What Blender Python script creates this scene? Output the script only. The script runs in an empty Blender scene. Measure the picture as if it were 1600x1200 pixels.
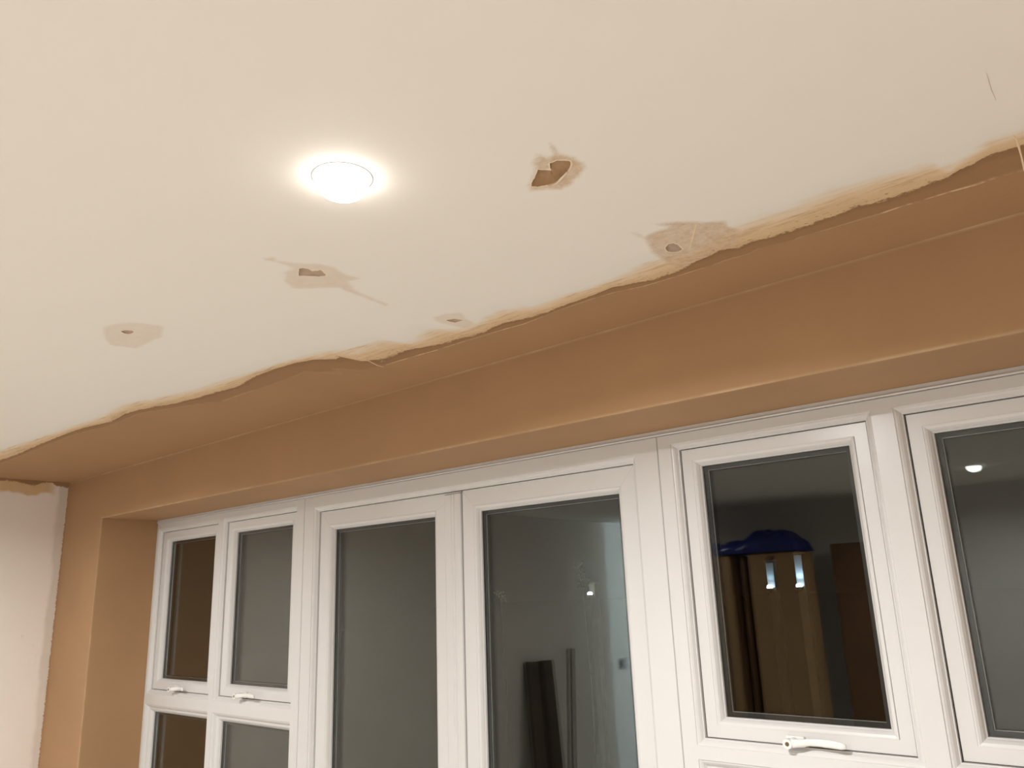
import bpy, bmesh, math, random
from mathutils import Vector, Matrix
from mathutils.geometry import delaunay_2d_cdt

random.seed(7)
SC = bpy.context.scene
COL = SC.collection
CAM_Z = 1.78            # eye height, metres
CEIL = 2.40             # ceiling height
F_PX = 1221.009         # focal length in pixels of the 1600 px wide frame
# camera axes in the world: right, up, forward
M = [(0.7579696063, 0.6512689620, -0.0364803286),
     (0.1943049347, -0.1720438963, 0.9657362425),
     (-0.6226778206, 0.7390870293, 0.2569488174)]

# ---------------------------------------------------------------- camera, world, light, exposure
cam_data = bpy.data.cameras.new('camera')
cam_data.sensor_fit = 'HORIZONTAL'
cam_data.sensor_width = 36.0
cam_data.lens = 36.0 * F_PX / 1600.0
cam_data.clip_start = 0.01
cam = bpy.data.objects.new('camera', cam_data)
COL.objects.link(cam)
r_, u_, f_ = (Vector(v) for v in M)
mw = Matrix.Identity(4)
for i in range(3):
    mw[i][0], mw[i][1], mw[i][2] = r_[i], u_[i], -f_[i]
mw.translation = (0, 0, CAM_Z)
cam.matrix_world = mw
SC.camera = cam

world = bpy.data.worlds.new('night_sky')
SC.world = world
world.use_nodes = True
world.node_tree.nodes['Background'].inputs['Color'].default_value = (0.30, 0.38, 0.55, 1)
world.node_tree.nodes['Background'].inputs['Strength'].default_value = 0.0006

SC.view_settings.view_transform = 'Standard'
SC.view_settings.look = 'None'
SC.view_settings.gamma = 1.0
SC.view_settings.use_curve_mapping = False
SC.view_settings.exposure = 0.20

LAMP_W = 23.0                   # watts of each ceiling downlight
LAMP_COL = (1.0, 1.0, 1.0)
LAMP_SPREAD = 164.0             # beam angle, degrees
LENS_STRENGTH = 10.5
# (x, y, beam factor, beam colour); last two unseen, added to bounce light onto the ceiling
DOWNLIGHTS = [(-0.878, 0.659, 1.0, LAMP_COL), (-0.906, -1.526, 1.3, LAMP_COL), (-3.15, 0.659, 0.65, LAMP_COL),
              (-3.15, -1.526, 0.25, LAMP_COL), (1.32, -1.526, 0.9, LAMP_COL)]
HALL_W, HALL_COL = 175.0, (0.74, 0.89, 1.0)     # cool bare bulb in the hall behind the rear opening


# ---------------------------------------------------------------- helpers
def ray(px, py):
    c = ((px - 800) / F_PX, -(py - 600) / F_PX, 1.0)
    return [M[0][i] * c[0] + M[1][i] * c[1] + M[2][i] * c[2] for i in range(3)]


def on_ceiling(p):
    """the point of the ceiling plane that a traced photo position stands for"""
    r = ray(*p)
    s = (CEIL - CAM_Z) / r[2]
    return (r[0] * s, r[1] * s)


def tag(o, label=None, cat=None, group=None, kind=None):
    if label: o['label'] = label
    if cat: o['category'] = cat
    if group: o['group'] = group
    if kind: o['kind'] = kind
    return o


def empty(name, loc=(0, 0, 0), parent=None):
    o = bpy.data.objects.new(name, None)
    COL.objects.link(o)
    o.location = loc
    o.empty_display_size = 0.1
    if parent: o.parent = parent
    return o


def link_mesh(name, verts, faces, mat, parent=None, smooth=False):
    me = bpy.data.meshes.new(name)
    me.from_pydata([tuple(v) for v in verts], [], faces)
    me.validate()
    bm = bmesh.new()
    bm.from_mesh(me)
    bmesh.ops.recalc_face_normals(bm, faces=bm.faces)
    bm.to_mesh(me)
    bm.free()
    if smooth:
        for p in me.polygons: p.use_smooth = True
    me.materials.append(mat)
    o = bpy.data.objects.new(name, me)
    COL.objects.link(o)
    if parent: o.parent = parent
    return o


class MB:
    """collects simple solids into one mesh"""
    def __init__(self):
        self.v, self.f = [], []

    def add(self, verts, faces):
        n = len(self.v)
        self.v += [tuple(v) for v in verts]
        self.f += [tuple(i + n for i in f) for f in faces]
        return self

    def box(self, x0, x1, y0, y1, z0, z1):
        v = [(x, y, z) for z in (z0, z1) for y in (y0, y1) for x in (x0, x1)]
        return self.add(v, [(0, 2, 3, 1), (4, 5, 7, 6), (0, 1, 5, 4), (2, 6, 7, 3), (0, 4, 6, 2), (1, 3, 7, 5)])

    def tube(self, pts, radii, n=16, caps=True):
        """a round bar along pts"""
        rings = []
        for i, p in enumerate(pts):
            a = Vector(pts[max(i - 1, 0)]); b = Vector(pts[min(i + 1, len(pts) - 1)])
            d = (b - a).normalized()
            e = d.cross(Vector((0, 0, 1)) if abs(d.z) < 0.9 else Vector((1, 0, 0))).normalized()
            g = d.cross(e)
            r = radii[i] if hasattr(radii, '__len__') else radii
            rings.append([Vector(p) + (e * math.cos(2 * math.pi * k / n) + g * math.sin(2 * math.pi * k / n)) * r
                          for k in range(n)])
        v = [q for ring in rings for q in ring]
        f = [(i * n + k, i * n + (k + 1) % n, (i + 1) * n + (k + 1) % n, (i + 1) * n + k)
             for i in range(len(pts) - 1) for k in range(n)]
        if caps:
            f.append(tuple(range(n))); f.append(tuple(range((len(pts) - 1) * n, len(pts) * n)))
        return self.add(v, f)

    def lathe(self, prof, n=48, c=(0, 0, 0), cap0=False, cap1=False):
        """prof = [(radius, z)]"""
        v, f = [], []
        for r, z in prof:
            v += [(c[0] + r * math.cos(2 * math.pi * k / n), c[1] + r * math.sin(2 * math.pi * k / n), c[2] + z) for k in range(n)]
        for i in range(len(prof) - 1):
            f += [(i * n + k, i * n + (k + 1) % n, (i + 1) * n + (k + 1) % n, (i + 1) * n + k) for k in range(n)]
        if cap0: f.append(tuple(range(n)))
        if cap1: f.append(tuple(range((len(prof) - 1) * n, len(prof) * n)))
        return self.add(v, f)

    def ring(self, x0, x1, z0, z1, prof, sides='LTRB', closed=False):
        """mitred rectangular moulding: prof = [(inset from the rectangle, y)], swept round the rectangle"""
        corners = lambda d: [(x0 + d, z0 + d), (x0 + d, z1 - d), (x1 - d, z1 - d), (x1 - d, z0 + d)]
        idx = {'L': (0, 1), 'T': (1, 2), 'R': (2, 3), 'B': (3, 0)}
        pr = prof + [prof[0]] if closed else prof
        for s in sides:
            a, b = idx[s]
            v, f = [], []
            for d, y in pr:
                c = corners(d)
                v += [(c[a][0], y, c[a][1]), (c[b][0], y, c[b][1])]
            for i in range(len(pr) - 1):
                f.append((2 * i, 2 * i + 1, 2 * i + 3, 2 * i + 2))
            if closed and len(sides) < 4:
                m = len(prof)
                f.append(tuple(2 * i for i in range(m)))
                f.append(tuple(2 * i + 1 for i in range(m)))
            self.add(v, f)
        return self

    def build(self, name, mat, parent=None, smooth=False):
        me_o = link_mesh(name, self.v, self.f, mat, parent, smooth)
        return me_o


def bevel(o, w=0.002, seg=2, angle=40):
    m = o.modifiers.new('edge_round', 'BEVEL')
    m.width = w; m.segments = seg; m.limit_method = 'ANGLE'; m.angle_limit = math.radians(angle)
    return o


# ---------------------------------------------------------------- materials
def new_mat(name):
    m = bpy.data.materials.new(name)
    m.use_nodes = True
    nt = m.node_tree
    nt.nodes.clear()
    out = nt.nodes.new('ShaderNodeOutputMaterial')
    b = nt.nodes.new('ShaderNodeBsdfPrincipled')
    nt.links.new(b.outputs[0], out.inputs[0])
    return m, nt, b


def srgb(r, g, b):
    f = lambda c: (c / 255 / 12.92) if c <= 10 else ((c / 255 + 0.055) / 1.055) ** 2.4
    return (f(r), f(g), f(b), 1)


class NT:
    def __init__(self, nt): self.nt = nt

    def n(self, t, **kw):
        nd = self.nt.nodes.new(t)
        for k, v in kw.items(): setattr(nd, k, v)
        return nd

    def put(self, sock, v):
        if isinstance(v, bpy.types.NodeSocket): self.nt.links.new(v, sock)
        else: sock.default_value = v

    def math(self, op, a, b=0.0, c=0.0, clamp=False):
        nd = self.n('ShaderNodeMath', operation=op, use_clamp=clamp)
        for i, v in enumerate((a, b, c)): self.put(nd.inputs[i], v)
        return nd.outputs[0]

    def smooth(self, v, lo, hi):
        nd = self.n('ShaderNodeMapRange', interpolation_type='SMOOTHSTEP')
        self.put(nd.inputs[0], v); nd.inputs[1].default_value = lo; nd.inputs[2].default_value = hi
        return nd.outputs[0]

    def mix(self, fac, a, b):
        nd = self.n('ShaderNodeMix', data_type='RGBA')
        self.put(nd.inputs[0], fac); self.put(nd.inputs[6], a); self.put(nd.inputs[7], b)
        return nd.outputs[2]

    def coord(self, scale=(1, 1, 1)):
        tc = self.n('ShaderNodeTexCoord')
        mp = self.n('ShaderNodeMapping')
        mp.inputs['Scale'].default_value = scale
        self.nt.links.new(tc.outputs['Object'], mp.inputs[0])
        return mp.outputs[0]

    def noise(self, scale, detail=4, rough=0.6, stretch=(1, 1, 1)):
        nd = self.n('ShaderNodeTexNoise')
        self.nt.links.new(self.coord(stretch), nd.inputs['Vector'])
        nd.inputs['Scale'].default_value = scale
        nd.inputs['Detail'].default_value = detail
        nd.inputs['Roughness'].default_value = rough
        return self.math('SUBTRACT', nd.outputs[0], 0.5)

    def attr(self, name):
        return self.n('ShaderNodeAttribute', attribute_name=name).outputs['Fac']

    def ramp(self, v, stops):
        nd = self.n('ShaderNodeValToRGB')
        e = nd.color_ramp.elements
        while len(e) < len(stops): e.new(0.5)
        for i, (p, c) in enumerate(stops):
            e[i].position = p; e[i].color = c
        self.put(nd.inputs[0], v)
        return nd.outputs[0]

    def bump(self, h, strength, dist):
        nd = self.n('ShaderNodeBump')
        nd.inputs['Strength'].default_value = strength
        nd.inputs['Distance'].default_value = dist
        self.put(nd.inputs['Height'], h)
        return nd.outputs[0]


def plain(name, col, rough=0.5, metal=0.0, vary=0.04, scale=8.0, coat=0.0, bump=0.0):
    m, nt, b = new_mat(name)
    t = NT(nt)
    n = t.noise(scale, 3)
    dark = tuple(c * (1 - vary) for c in col[:3]) + (1,)
    lite = tuple(min(1, c * (1 + vary)) for c in col[:3]) + (1,)
    t.put(b.inputs['Base Color'], t.mix(t.math('ADD', n, 0.5), dark, lite))
    b.inputs['Roughness'].default_value = rough
    b.inputs['Metallic'].default_value = metal
    if coat: b.inputs['Coat Weight'].default_value = coat
    if bump: t.put(b.inputs['Normal'], t.bump(t.noise(scale * 10, 4), bump, 0.002))
    return m


PAINT = (0.89, 0.84, 0.765, 1)
PLASTER = (0.405, 0.238, 0.120, 1)
PLASTER_DARK = (0.37, 0.205, 0.10, 1)
UPVC = (0.665, 0.650, 0.632, 1)


def scaled(c, k): return tuple(x * k for x in c[:3]) + (1,)


def lerp(a, b, k): return tuple(x + (y - x) * k for x, y in zip(a[:3], b[:3])) + (1,)


def ceiling_material():
    m, nt, b = new_mat('painted_ceiling_with_bare_plaster_edge')
    t = NT(nt)
    u = t.attr('band')
    streak = t.noise(1.0, 5, 0.65, (9, 75, 1))
    rag = t.noise(38, 5, 0.7)
    fine = t.noise(170, 3, 0.6)
    broad = t.noise(5, 2, 0.5)
    un = t.math('ADD', u, t.math('MULTIPLY', streak, 0.9))
    un = t.math('ADD', un, t.math('MULTIPLY', rag, 0.35))
    # crisp thresholds of the skim coat
    ub = t.math('ADD', u, t.math('MULTIPLY', rag, 0.42))
    ub = t.math('ADD', ub, t.math('MULTIPLY', fine, 0.22))
    wash_c = (0.79, 0.585, 0.36, 1)
    wash = t.smooth(un, -0.45, 0.45)
    col = t.mix(t.math('MULTIPLY', t.smooth(t.math('ADD', u, t.math('MULTIPLY', streak, 1.2)), -1.7, -0.2), 0.22),
                PAINT, lerp(PAINT, (0.74, 0.73, 0.66, 1), 1))
    wash_d = t.mix(t.smooth(un, 0.1, 0.95), wash_c, (0.67, 0.445, 0.22, 1))
    col = t.mix(t.math('MULTIPLY', wash, 0.88), col, wash_d)
    streak2 = t.smooth(t.math('MULTIPLY', streak, wash), 0.02, 0.22)
    col = t.mix(t.math('MULTIPLY', streak2, 0.45), col, scaled(PLASTER, 0.85))
    # repair patches round the holes
    ps = t.attr('patch_depth')
    pk = t.attr('patch_tone')
    psn = t.math('ADD', ps, t.math('MULTIPLY', t.noise(45, 5, 0.7), 0.014))
    psn = t.math('ADD', psn, t.math('MULTIPLY', fine, 0.004))
    pm = t.math('MULTIPLY', t.smooth(psn, -0.005, 0.010), t.math('MULTIPLY', pk, t.math('ADD', t.math('MULTIPLY', rag, 0.9), 0.95)), clamp=True)
    specks = t.math('MULTIPLY', t.math('ADD', t.math('MULTIPLY', t.noise(75, 4, 0.75), 3.0), 0.25, clamp=True), t.smooth(pk, 0.55, 0.7))
    pcol = t.mix(specks, (0.70, 0.53, 0.37, 1), (0.52, 0.34, 0.16, 1))
    col = t.mix(pm, col, pcol)
    # darker damp band, shadow line painted along its edge, pale trowel ridge, plain plaster
    dk = t.smooth(ub, 0.90, 1.0)
    plast = t.mix(t.math('ADD', broad, 0.5), scaled(PLASTER, 0.93), scaled(PLASTER, 1.07))
    damp = t.mix(t.math('ADD', t.math('MULTIPLY', streak, 2.0), 0.45, clamp=True), PLASTER_DARK, scaled(PLASTER, 0.82))
    shadow_line = t.math('SUBTRACT', 1.0, t.smooth(ub, 1.0, 1.35))
    damp = t.mix(t.math('MULTIPLY', shadow_line, 0.6), damp, scaled(PLASTER_DARK, 0.72))
    low = t.mix(t.smooth(ub, 1.85, 2.05), damp, plast)
    col = t.mix(dk, col, low)
    ridge = t.math('MULTIPLY', t.smooth(u, 1.86, 1.97), t.math('SUBTRACT', 1.0, t.smooth(u, 2.0, 2.06)))
    ridge = t.math('MULTIPLY', ridge, t.math('MULTIPLY', t.smooth(t.noise(16, 4, 0.7, (1, 0.2, 1)), -0.16, 0.06), t.attr('ridge')))
    col = t.mix(t.math('MULTIPLY', ridge, 0.8), col, (0.82, 0.60, 0.37, 1))
    # pale scrapes in the pale strip, stray flecks
    fleck = t.math('MULTIPLY', t.smooth(t.noise(95, 2, 0.5, (1, 1.6, 1)), 0.12, 0.19), t.math('MULTIPLY', t.smooth(u, 0.3, 0.85), t.math('SUBTRACT', 1.0, t.smooth(u, 0.98, 1.02))))
    col = t.mix(t.math('MULTIPLY', fleck, 0.8), col, PLASTER_DARK)
    # pale torn lip of the holes
    lip = t.math('MULTIPLY', t.smooth(t.math('ADD', t.attr('hole_gap'), t.math('MULTIPLY', fine, -0.004)), 0.0035, 0.001), 0.75)
    col = t.mix(lip, col, (0.90, 0.76, 0.56, 1))
    t.put(b.inputs['Base Color'], col)
    b.inputs['Roughness'].default_value = 0.75
    b.inputs['Specular IOR Level'].default_value = 0.25
    h = t.math('ADD', t.math('MULTIPLY', dk, -1.0), t.math('MULTIPLY', pm, -0.25))
    h = t.math('ADD', h, t.math('MULTIPLY', t.math('MULTIPLY', rag, 0.6), t.math('ADD', wash, pm, clamp=True)))
    h = t.math('ADD', h, t.math('MULTIPLY', ridge, 0.6))
    h = t.math('ADD', h, t.math('MULTIPLY', broad, 0.15))
    t.put(b.inputs['Normal'], t.bump(h, 0.55, 0.003))
    return m


def plaster_material():
    m, nt, b = new_mat('bare_pink_plaster')
    t = NT(nt)
    broad = t.noise(3.2, 4, 0.6)
    trowel = t.noise(1.5, 4, 0.6, (1, 1, 7))
    col = t.mix(t.math('ADD', t.math('MULTIPLY', broad, 1.2), 0.5, clamp=True), scaled(PLASTER, 0.92), scaled(PLASTER, 1.08))
    col = t.mix(t.math('MULTIPLY', t.smooth(trowel, 0.05, 0.3), 0.25), col, scaled(PLASTER, 1.18))
    # rubbed corner bead along the arrises and the scraped joint under the ceiling
    edge = t.attr('arris')
    patchy = t.smooth(t.noise(5, 4, 0.6, (1, 1, 1)), -0.06, 0.14)
    em = t.math('MULTIPLY', t.smooth(edge, 0.3, 1.0), t.math('ADD', t.math('MULTIPLY', patchy, 0.35), 0.25))
    col = t.mix(em, col, (0.66, 0.49, 0.31, 1))
    t.put(b.inputs['Base Color'], col)
    b.inputs['Roughness'].default_value = 0.62
    b.inputs['Specular IOR Level'].default_value = 0.3
    t.put(b.inputs['Normal'], t.bump(t.math('ADD', broad, t.math('MULTIPLY', t.noise(60, 4), 0.12)), 0.35, 0.004))
    return m


def left_wall_material():
    m, nt, b = new_mat('scuffed_white_wall_paint')
    t = NT(nt)
    top = t.attr('below_top')      # metres below the ragged top edge of the paint (negative above it)
    side = t.attr('from_corner')   # metres from the ragged side edge of the paint
    rag = t.noise(30, 5, 0.7)
    fine = t.noise(120, 4, 0.6)
    white = t.mix(t.math('ADD', t.noise(4, 3), 0.5), (0.80, 0.72, 0.65, 1), (0.84, 0.775, 0.705, 1))
    grey = t.mix(t.math('ADD', t.noise(9, 4, 0.7, (1, 1, 0.3)), 0.5), (0.60, 0.54, 0.47, 1), (0.76, 0.68, 0.59, 1))
    sd = t.math('ADD', side, t.math('MULTIPLY', t.noise(3.5, 5, 0.65, (1, 1, 0.6)), 0.10))
    col = t.mix(t.math('SUBTRACT', 1.0, t.smooth(sd, 0.035, 0.055)), white, grey)
    stain = t.math('MULTIPLY', t.smooth(t.noise(6, 5, 0.7, (1, 2.2, 0.8)), 0.12, 0.24), t.smooth(top, 0.45, 0.7))
    stain = t.math('MULTIPLY', stain, t.math('SUBTRACT', 1.0, t.smooth(side, 0.10, 0.35)))
    col = t.mix(t.math('MULTIPLY', stain, 0.5), col, (0.50, 0.36, 0.24, 1))
    tn = t.math('ADD', top, t.math('MULTIPLY', rag, 0.02))
    ochre = t.mix(t.math('ADD', rag, 0.5), (0.62, 0.42, 0.20, 1), (0.70, 0.52, 0.32, 1))
    col = t.mix(t.math('MULTIPLY', t.math('SUBTRACT', 1.0, t.smooth(tn, 0.044, 0.060)), t.smooth(side, 0.05, 0.10)), col, ochre)
    br = t.math('SUBTRACT', 1.0, t.smooth(t.math('ADD', tn, t.math('MULTIPLY', fine, 0.012)), -0.003, 0.003))
    col = t.mix(br, col, scaled(PLASTER_DARK, 0.9))
    col = t.mix(t.math('SUBTRACT', 1.0, t.smooth(t.math('ADD', side, t.math('MULTIPLY', fine, 0.02)), 0.003, 0.006)), col, PLASTER)
    t.put(b.inputs['Base Color'], col)
    b.inputs['Roughness'].default_value = 0.7
    t.put(b.inputs['Normal'], t.bump(t.math('ADD', t.math('MULTIPLY', br, -1.0), t.math('MULTIPLY', rag, 0.3)), 0.5, 0.003))
    return m


def emission(name, col, strength):
    m, nt, b = new_mat(name)
    b.inputs['Base Color'].default_value = (0.8, 0.8, 0.8, 1)
    b.inputs['Emission Color'].default_value = col
    b.inputs['Emission Strength'].default_value = strength
    return m


def glass_material():
    m = bpy.data.materials.new('window_glass')
    m.use_nodes = True
    nt = m.node_tree
    nt.nodes.clear()
    out = nt.nodes.new('ShaderNodeOutputMaterial')
    g = nt.nodes.new('ShaderNodeBsdfGlass')
    g.inputs['Color'].default_value = (0.97, 0.985, 0.975, 1)
    g.inputs['Roughness'].default_value = 0.0
    g.inputs['IOR'].default_value = 1.41
    nt.links.new(g.outputs[0], out.inputs[0])
    return m


MAT_CEIL = ceiling_material()
MAT_PLASTER = plaster_material()
MAT_LEFT = left_wall_material()
MAT_GLASS = glass_material()
MAT_UPVC = plain('white_upvc', UPVC, 0.28, vary=0.012, scale=3)
MAT_UPVC_OLD = plain('white_plastic', (0.82, 0.80, 0.77, 1), 0.3, vary=0.01)
MAT_SEAL = plain('black_rubber_seal', (0.03, 0.028, 0.026, 1), 0.6)
MAT_SPACER = plain('black_spacer', (0.025, 0.026, 0.028, 1), 0.45)
MAT_ALU = plain('dull_aluminium', (0.55, 0.55, 0.54, 1), 0.4, 0.6)
MAT_WALL = plain('white_wall_paint', (0.80, 0.77, 0.73, 1), 0.7, bump=0.1)
MAT_FLOOR = plain('dusty_floorboards', (0.84, 0.80, 0.74, 1), 0.6, vary=0.15, scale=3)
MAT_CAVITY = plain('rough_brown_cavity', (0.50, 0.37, 0.27, 1), 0.9, vary=0.12, scale=60, bump=0.3)
MAT_CAVITY_BROWN = plain('brown_plaster_cavity', (0.47, 0.29, 0.155, 1), 0.9, vary=0.2, scale=70, bump=0.4)
MAT_CARD = plain('brown_cardboard', (0.47, 0.29, 0.14, 1), 0.75, vary=0.08, scale=4)
MAT_CARD_DARK = plain('dark_brown_cardboard', (0.20, 0.105, 0.05, 1), 0.75, vary=0.08, scale=4)
MAT_BLUE = plain('blue_plastic_sheet', (0.02, 0.03, 0.22, 1), 0.35, vary=0.2, scale=6)
MAT_WOOD = plain('weathered_timber', (0.10, 0.07, 0.05, 1), 0.8, vary=0.4, scale=9)
MAT_STEEL = plain('brushed_steel', (0.42, 0.42, 0.42, 1), 0.4, 0.25)
MAT_BLACK = plain('black_plastic', (0.02, 0.02, 0.02, 1), 0.4)
MAT_LENS = emission('downlight_lens', (1.0, 0.97, 0.93, 1), LENS_STRENGTH)
MAT_BRASS = plain('dark_brass', (0.20, 0.15, 0.08, 1), 0.4, 0.7)

# ---------------------------------------------------------------- plan of the room (metres; camera stands at x=0, y=0)
XL, XR = -4.297, 2.3           # left and right wall
YW, YB = 1.567, -2.585         # window wall and rear wall
YF = 1.833                     # room-side face of the window frames
OX0, OX1 = -3.868, 0.102       # opening in the window wall
OZ = CAM_Z + 0.4045            # underside of the lintel
Z0 = CAM_Z                     # frame heights below are given from eye level

# ---------------------------------------------------------------- ceiling
TR_A = [(-40, 722), (0, 704), (50, 689), (110, 668), (160, 652), (195, 632), (237, 625), (287, 614), (330, 602), (362, 592), (400, 581), (429, 571),
        (462, 562), (499, 552), (520, 548), (541, 547), (569, 540), (595, 532), (621, 534), (638, 537), (652, 530), (662, 520),
        (680, 514), (700, 516), (718, 515), (750, 505), (762, 497), (784, 487), (820, 481), (837, 478), (890, 461), (925, 450),
        (960, 437), (1012, 412), (1039, 405), (1080, 392), (1120, 372), (1152, 356), (1187, 342), (1214, 334), (1240, 326), (1262, 315),
        (1300, 298), (1337, 289), (1387, 272), (1425, 265), (1455, 254), (1466, 262), (1482, 267), (1505, 250), (1530, 236), (1545, 222),
        (1575, 214), (1600, 206), (1660, 186)]
TR_B = [(-40, 732), (0, 720), (25, 712), (60, 696), (112, 675), (130, 669), (175, 659), (195, 648), (217, 641), (250, 635), (275, 631),
        (310, 622), (345, 612), (375, 604), (387, 596), (401, 588), (432, 576), (464, 567), (492, 562), (529, 557), (545, 562), (572, 564),
        (590, 570), (599, 568), (609, 560), (628, 552), (648, 545), (672, 542), (700, 536), (720, 530), (740, 526), (760, 519),
        (776, 510), (788, 506), (820, 499), (855, 489), (890, 475), (918, 465), (960, 449), (981, 446), (1005, 441), (1037, 434),
        (1062, 425), (1074, 418), (1082, 412), (1100, 405), (1117, 397), (1131, 391), (1149, 390), (1170, 381), (1184, 376), (1205, 373),
        (1219, 367), (1240, 361), (1262, 354), (1300, 340), (1337, 325), (1375, 317), (1400, 310), (1425, 300), (1440, 295), (1475, 280),
        (1500, 266), (1525, 254), (1550, 241), (1575, 236), (1600, 228), (1660, 208)]
TR_C = [(-40, 738), (0, 725), (60, 701), (112, 680), (175, 664), (217, 646), (275, 637), (320, 630), (346, 628), (385, 614), (448, 594),
        (480, 580), (515, 573), (530, 580), (538, 587), (560, 582), (598, 571.5), (620, 565), (680, 548), (720, 535), (750, 526),
        (780, 517), (820, 506), (872, 485), (925, 467), (960, 457), (1004, 448), (1047, 435), (1079, 425), (1109, 416), (1135, 407),
        (1170, 397), (1187, 388), (1222, 379), (1240, 376), (1250, 371), (1300, 357), (1375, 335), (1412, 322), (1450, 311), (1487, 300),
        (1525, 290), (1550, 281), (1600, 267), (1660, 249)]
# ragged holes: (outline of the hole, outline of the stained patch, tone of the patch, depth)
HOLES = [
    ('large ragged hole with a torn pale lip, to the right of the lit downlight',
     [(860, 255), (870, 251), (881, 251), (890, 252), (892, 256), (890, 262), (887, 267), (877, 277), (872, 283), (864, 286), (855, 289),
      (840, 292), (830, 291), (831, 286), (834, 280), (837, 275), (840, 265), (848, 265.5), (855, 266), (862, 266.5), (859, 260)],
     [(859, 224), (863, 225), (867, 230), (875, 240), (897, 244), (911, 254), (917, 260), (912, 270), (899, 281), (892, 290), (877, 296), (855, 297),
      (830, 299), (824, 290), (832, 277), (835, 262), (832, 255), (839, 241), (857, 245), (866, 241), (860, 232)], 0.85, 0.012),
    ('oblong ragged hole below the lit downlight',
     [(467, 420), (473, 419), (481, 420), (488, 424), (495, 423), (501, 422), (509, 429), (508, 431), (498, 432), (485, 431.5), (476, 431), (467, 431)],
     [(411, 403), (429, 401), (434, 407), (467, 411), (502, 412), (523, 417), (537, 427), (564, 435), (546, 440), (555, 453), (572, 461), (607, 475),
      (604, 479), (581, 470), (546, 457), (529, 450), (494, 451), (457, 451), (445, 441), (443, 425), (457, 420), (438, 411), (415, 407)], 0.50, 0.004),
    ('small slit-like hole, leftmost in the ceiling',
     [(189, 518), (193, 516.5), (199, 516), (207, 517), (209, 519), (205, 521), (201, 522), (195, 521)],
     [(160, 511), (182, 505), (207, 503), (232, 506), (256, 509), (255, 526), (232, 536), (214, 545), (190, 542), (170, 539), (161, 527)], 0.40, 0.004),
    ('small pointed hole beside the plaster edge, left of centre',
     [(697, 500.5), (703, 499), (710, 498), (723, 500), (718, 502), (712, 504), (705, 503)],
     [(676, 496), (696, 490), (722, 488), (730, 498), (744, 506), (726, 513), (700, 508), (680, 502)], 0.44, 0.003),
    ('round hole in a broad scraped patch at the plaster edge',
     [(1040, 386), (1044, 382), (1051, 380), (1058, 382), (1066, 389), (1064, 391), (1060, 393), (1052, 394), (1044, 393), (1040.5, 390)],
     [(986, 364), (997, 363), (1006, 370), (1019, 363), (1044, 355), (1019, 350), (1058, 346), (1100, 346), (1135, 345), (1139, 353), (1156, 358),
      (1156, 380), (1110, 402), (1080, 420), (1065, 421), (1039, 410), (1019, 397), (1013, 385), (1007, 374)], 0.78, 0.005),
]


def interp(poly, x):
    if x <= poly[0][0]: return poly[0][1]
    for (x0, y0), (x1, y1) in zip(poly, poly[1:]):
        if x <= x1: return y0 + (y1 - y0) * (x - x0) / (x1 - x0) if x1 > x0 else y1
    return poly[-1][1]


def to_curve(trace):
    return sorted(on_ceiling(p) for p in trace)


CA, CB, CC = to_curve(TR_A), to_curve(TR_B), to_curve(TR_C)


def abc(x):
    a, b_, c = interp(CA, x), interp(CB, x), interp(CC, x)
    b_ = max(b_, a + 0.004)
    c = max(c, b_ + 0.003)
    return a, b_, c


def band(x, y):
    a, b_, c = abc(x)
    if y < a: return max(-3.0, (y - a) / 0.045)
    if y < b_: return (y - a) / (b_ - a)
    if y < c: return 1 + (y - b_) / (c - b_)
    return 2 + (y - c) / 0.03


def seg_dist(p, a, b):
    dx, dy = b[0] - a[0], b[1] - a[1]
    t = max(0, min(1, ((p[0] - a[0]) * dx + (p[1] - a[1]) * dy) / max(1e-12, dx * dx + dy * dy)))
    return math.hypot(p[0] - a[0] - t * dx, p[1] - a[1] - t * dy)


def inside(p, poly):
    c = False
    for (x0, y0), (x1, y1) in zip(poly, poly[1:] + poly[:1]):
        if (y0 > p[1]) != (y1 > p[1]) and p[0] < (x1 - x0) * (p[1] - y0) / (y1 - y0) + x0: c = not c
    return c


def signed(p, poly):
    d = min(seg_dist(p, a, b) for a, b in zip(poly, poly[1:] + poly[:1]))
    return d if inside(p, poly) else -d


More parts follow.
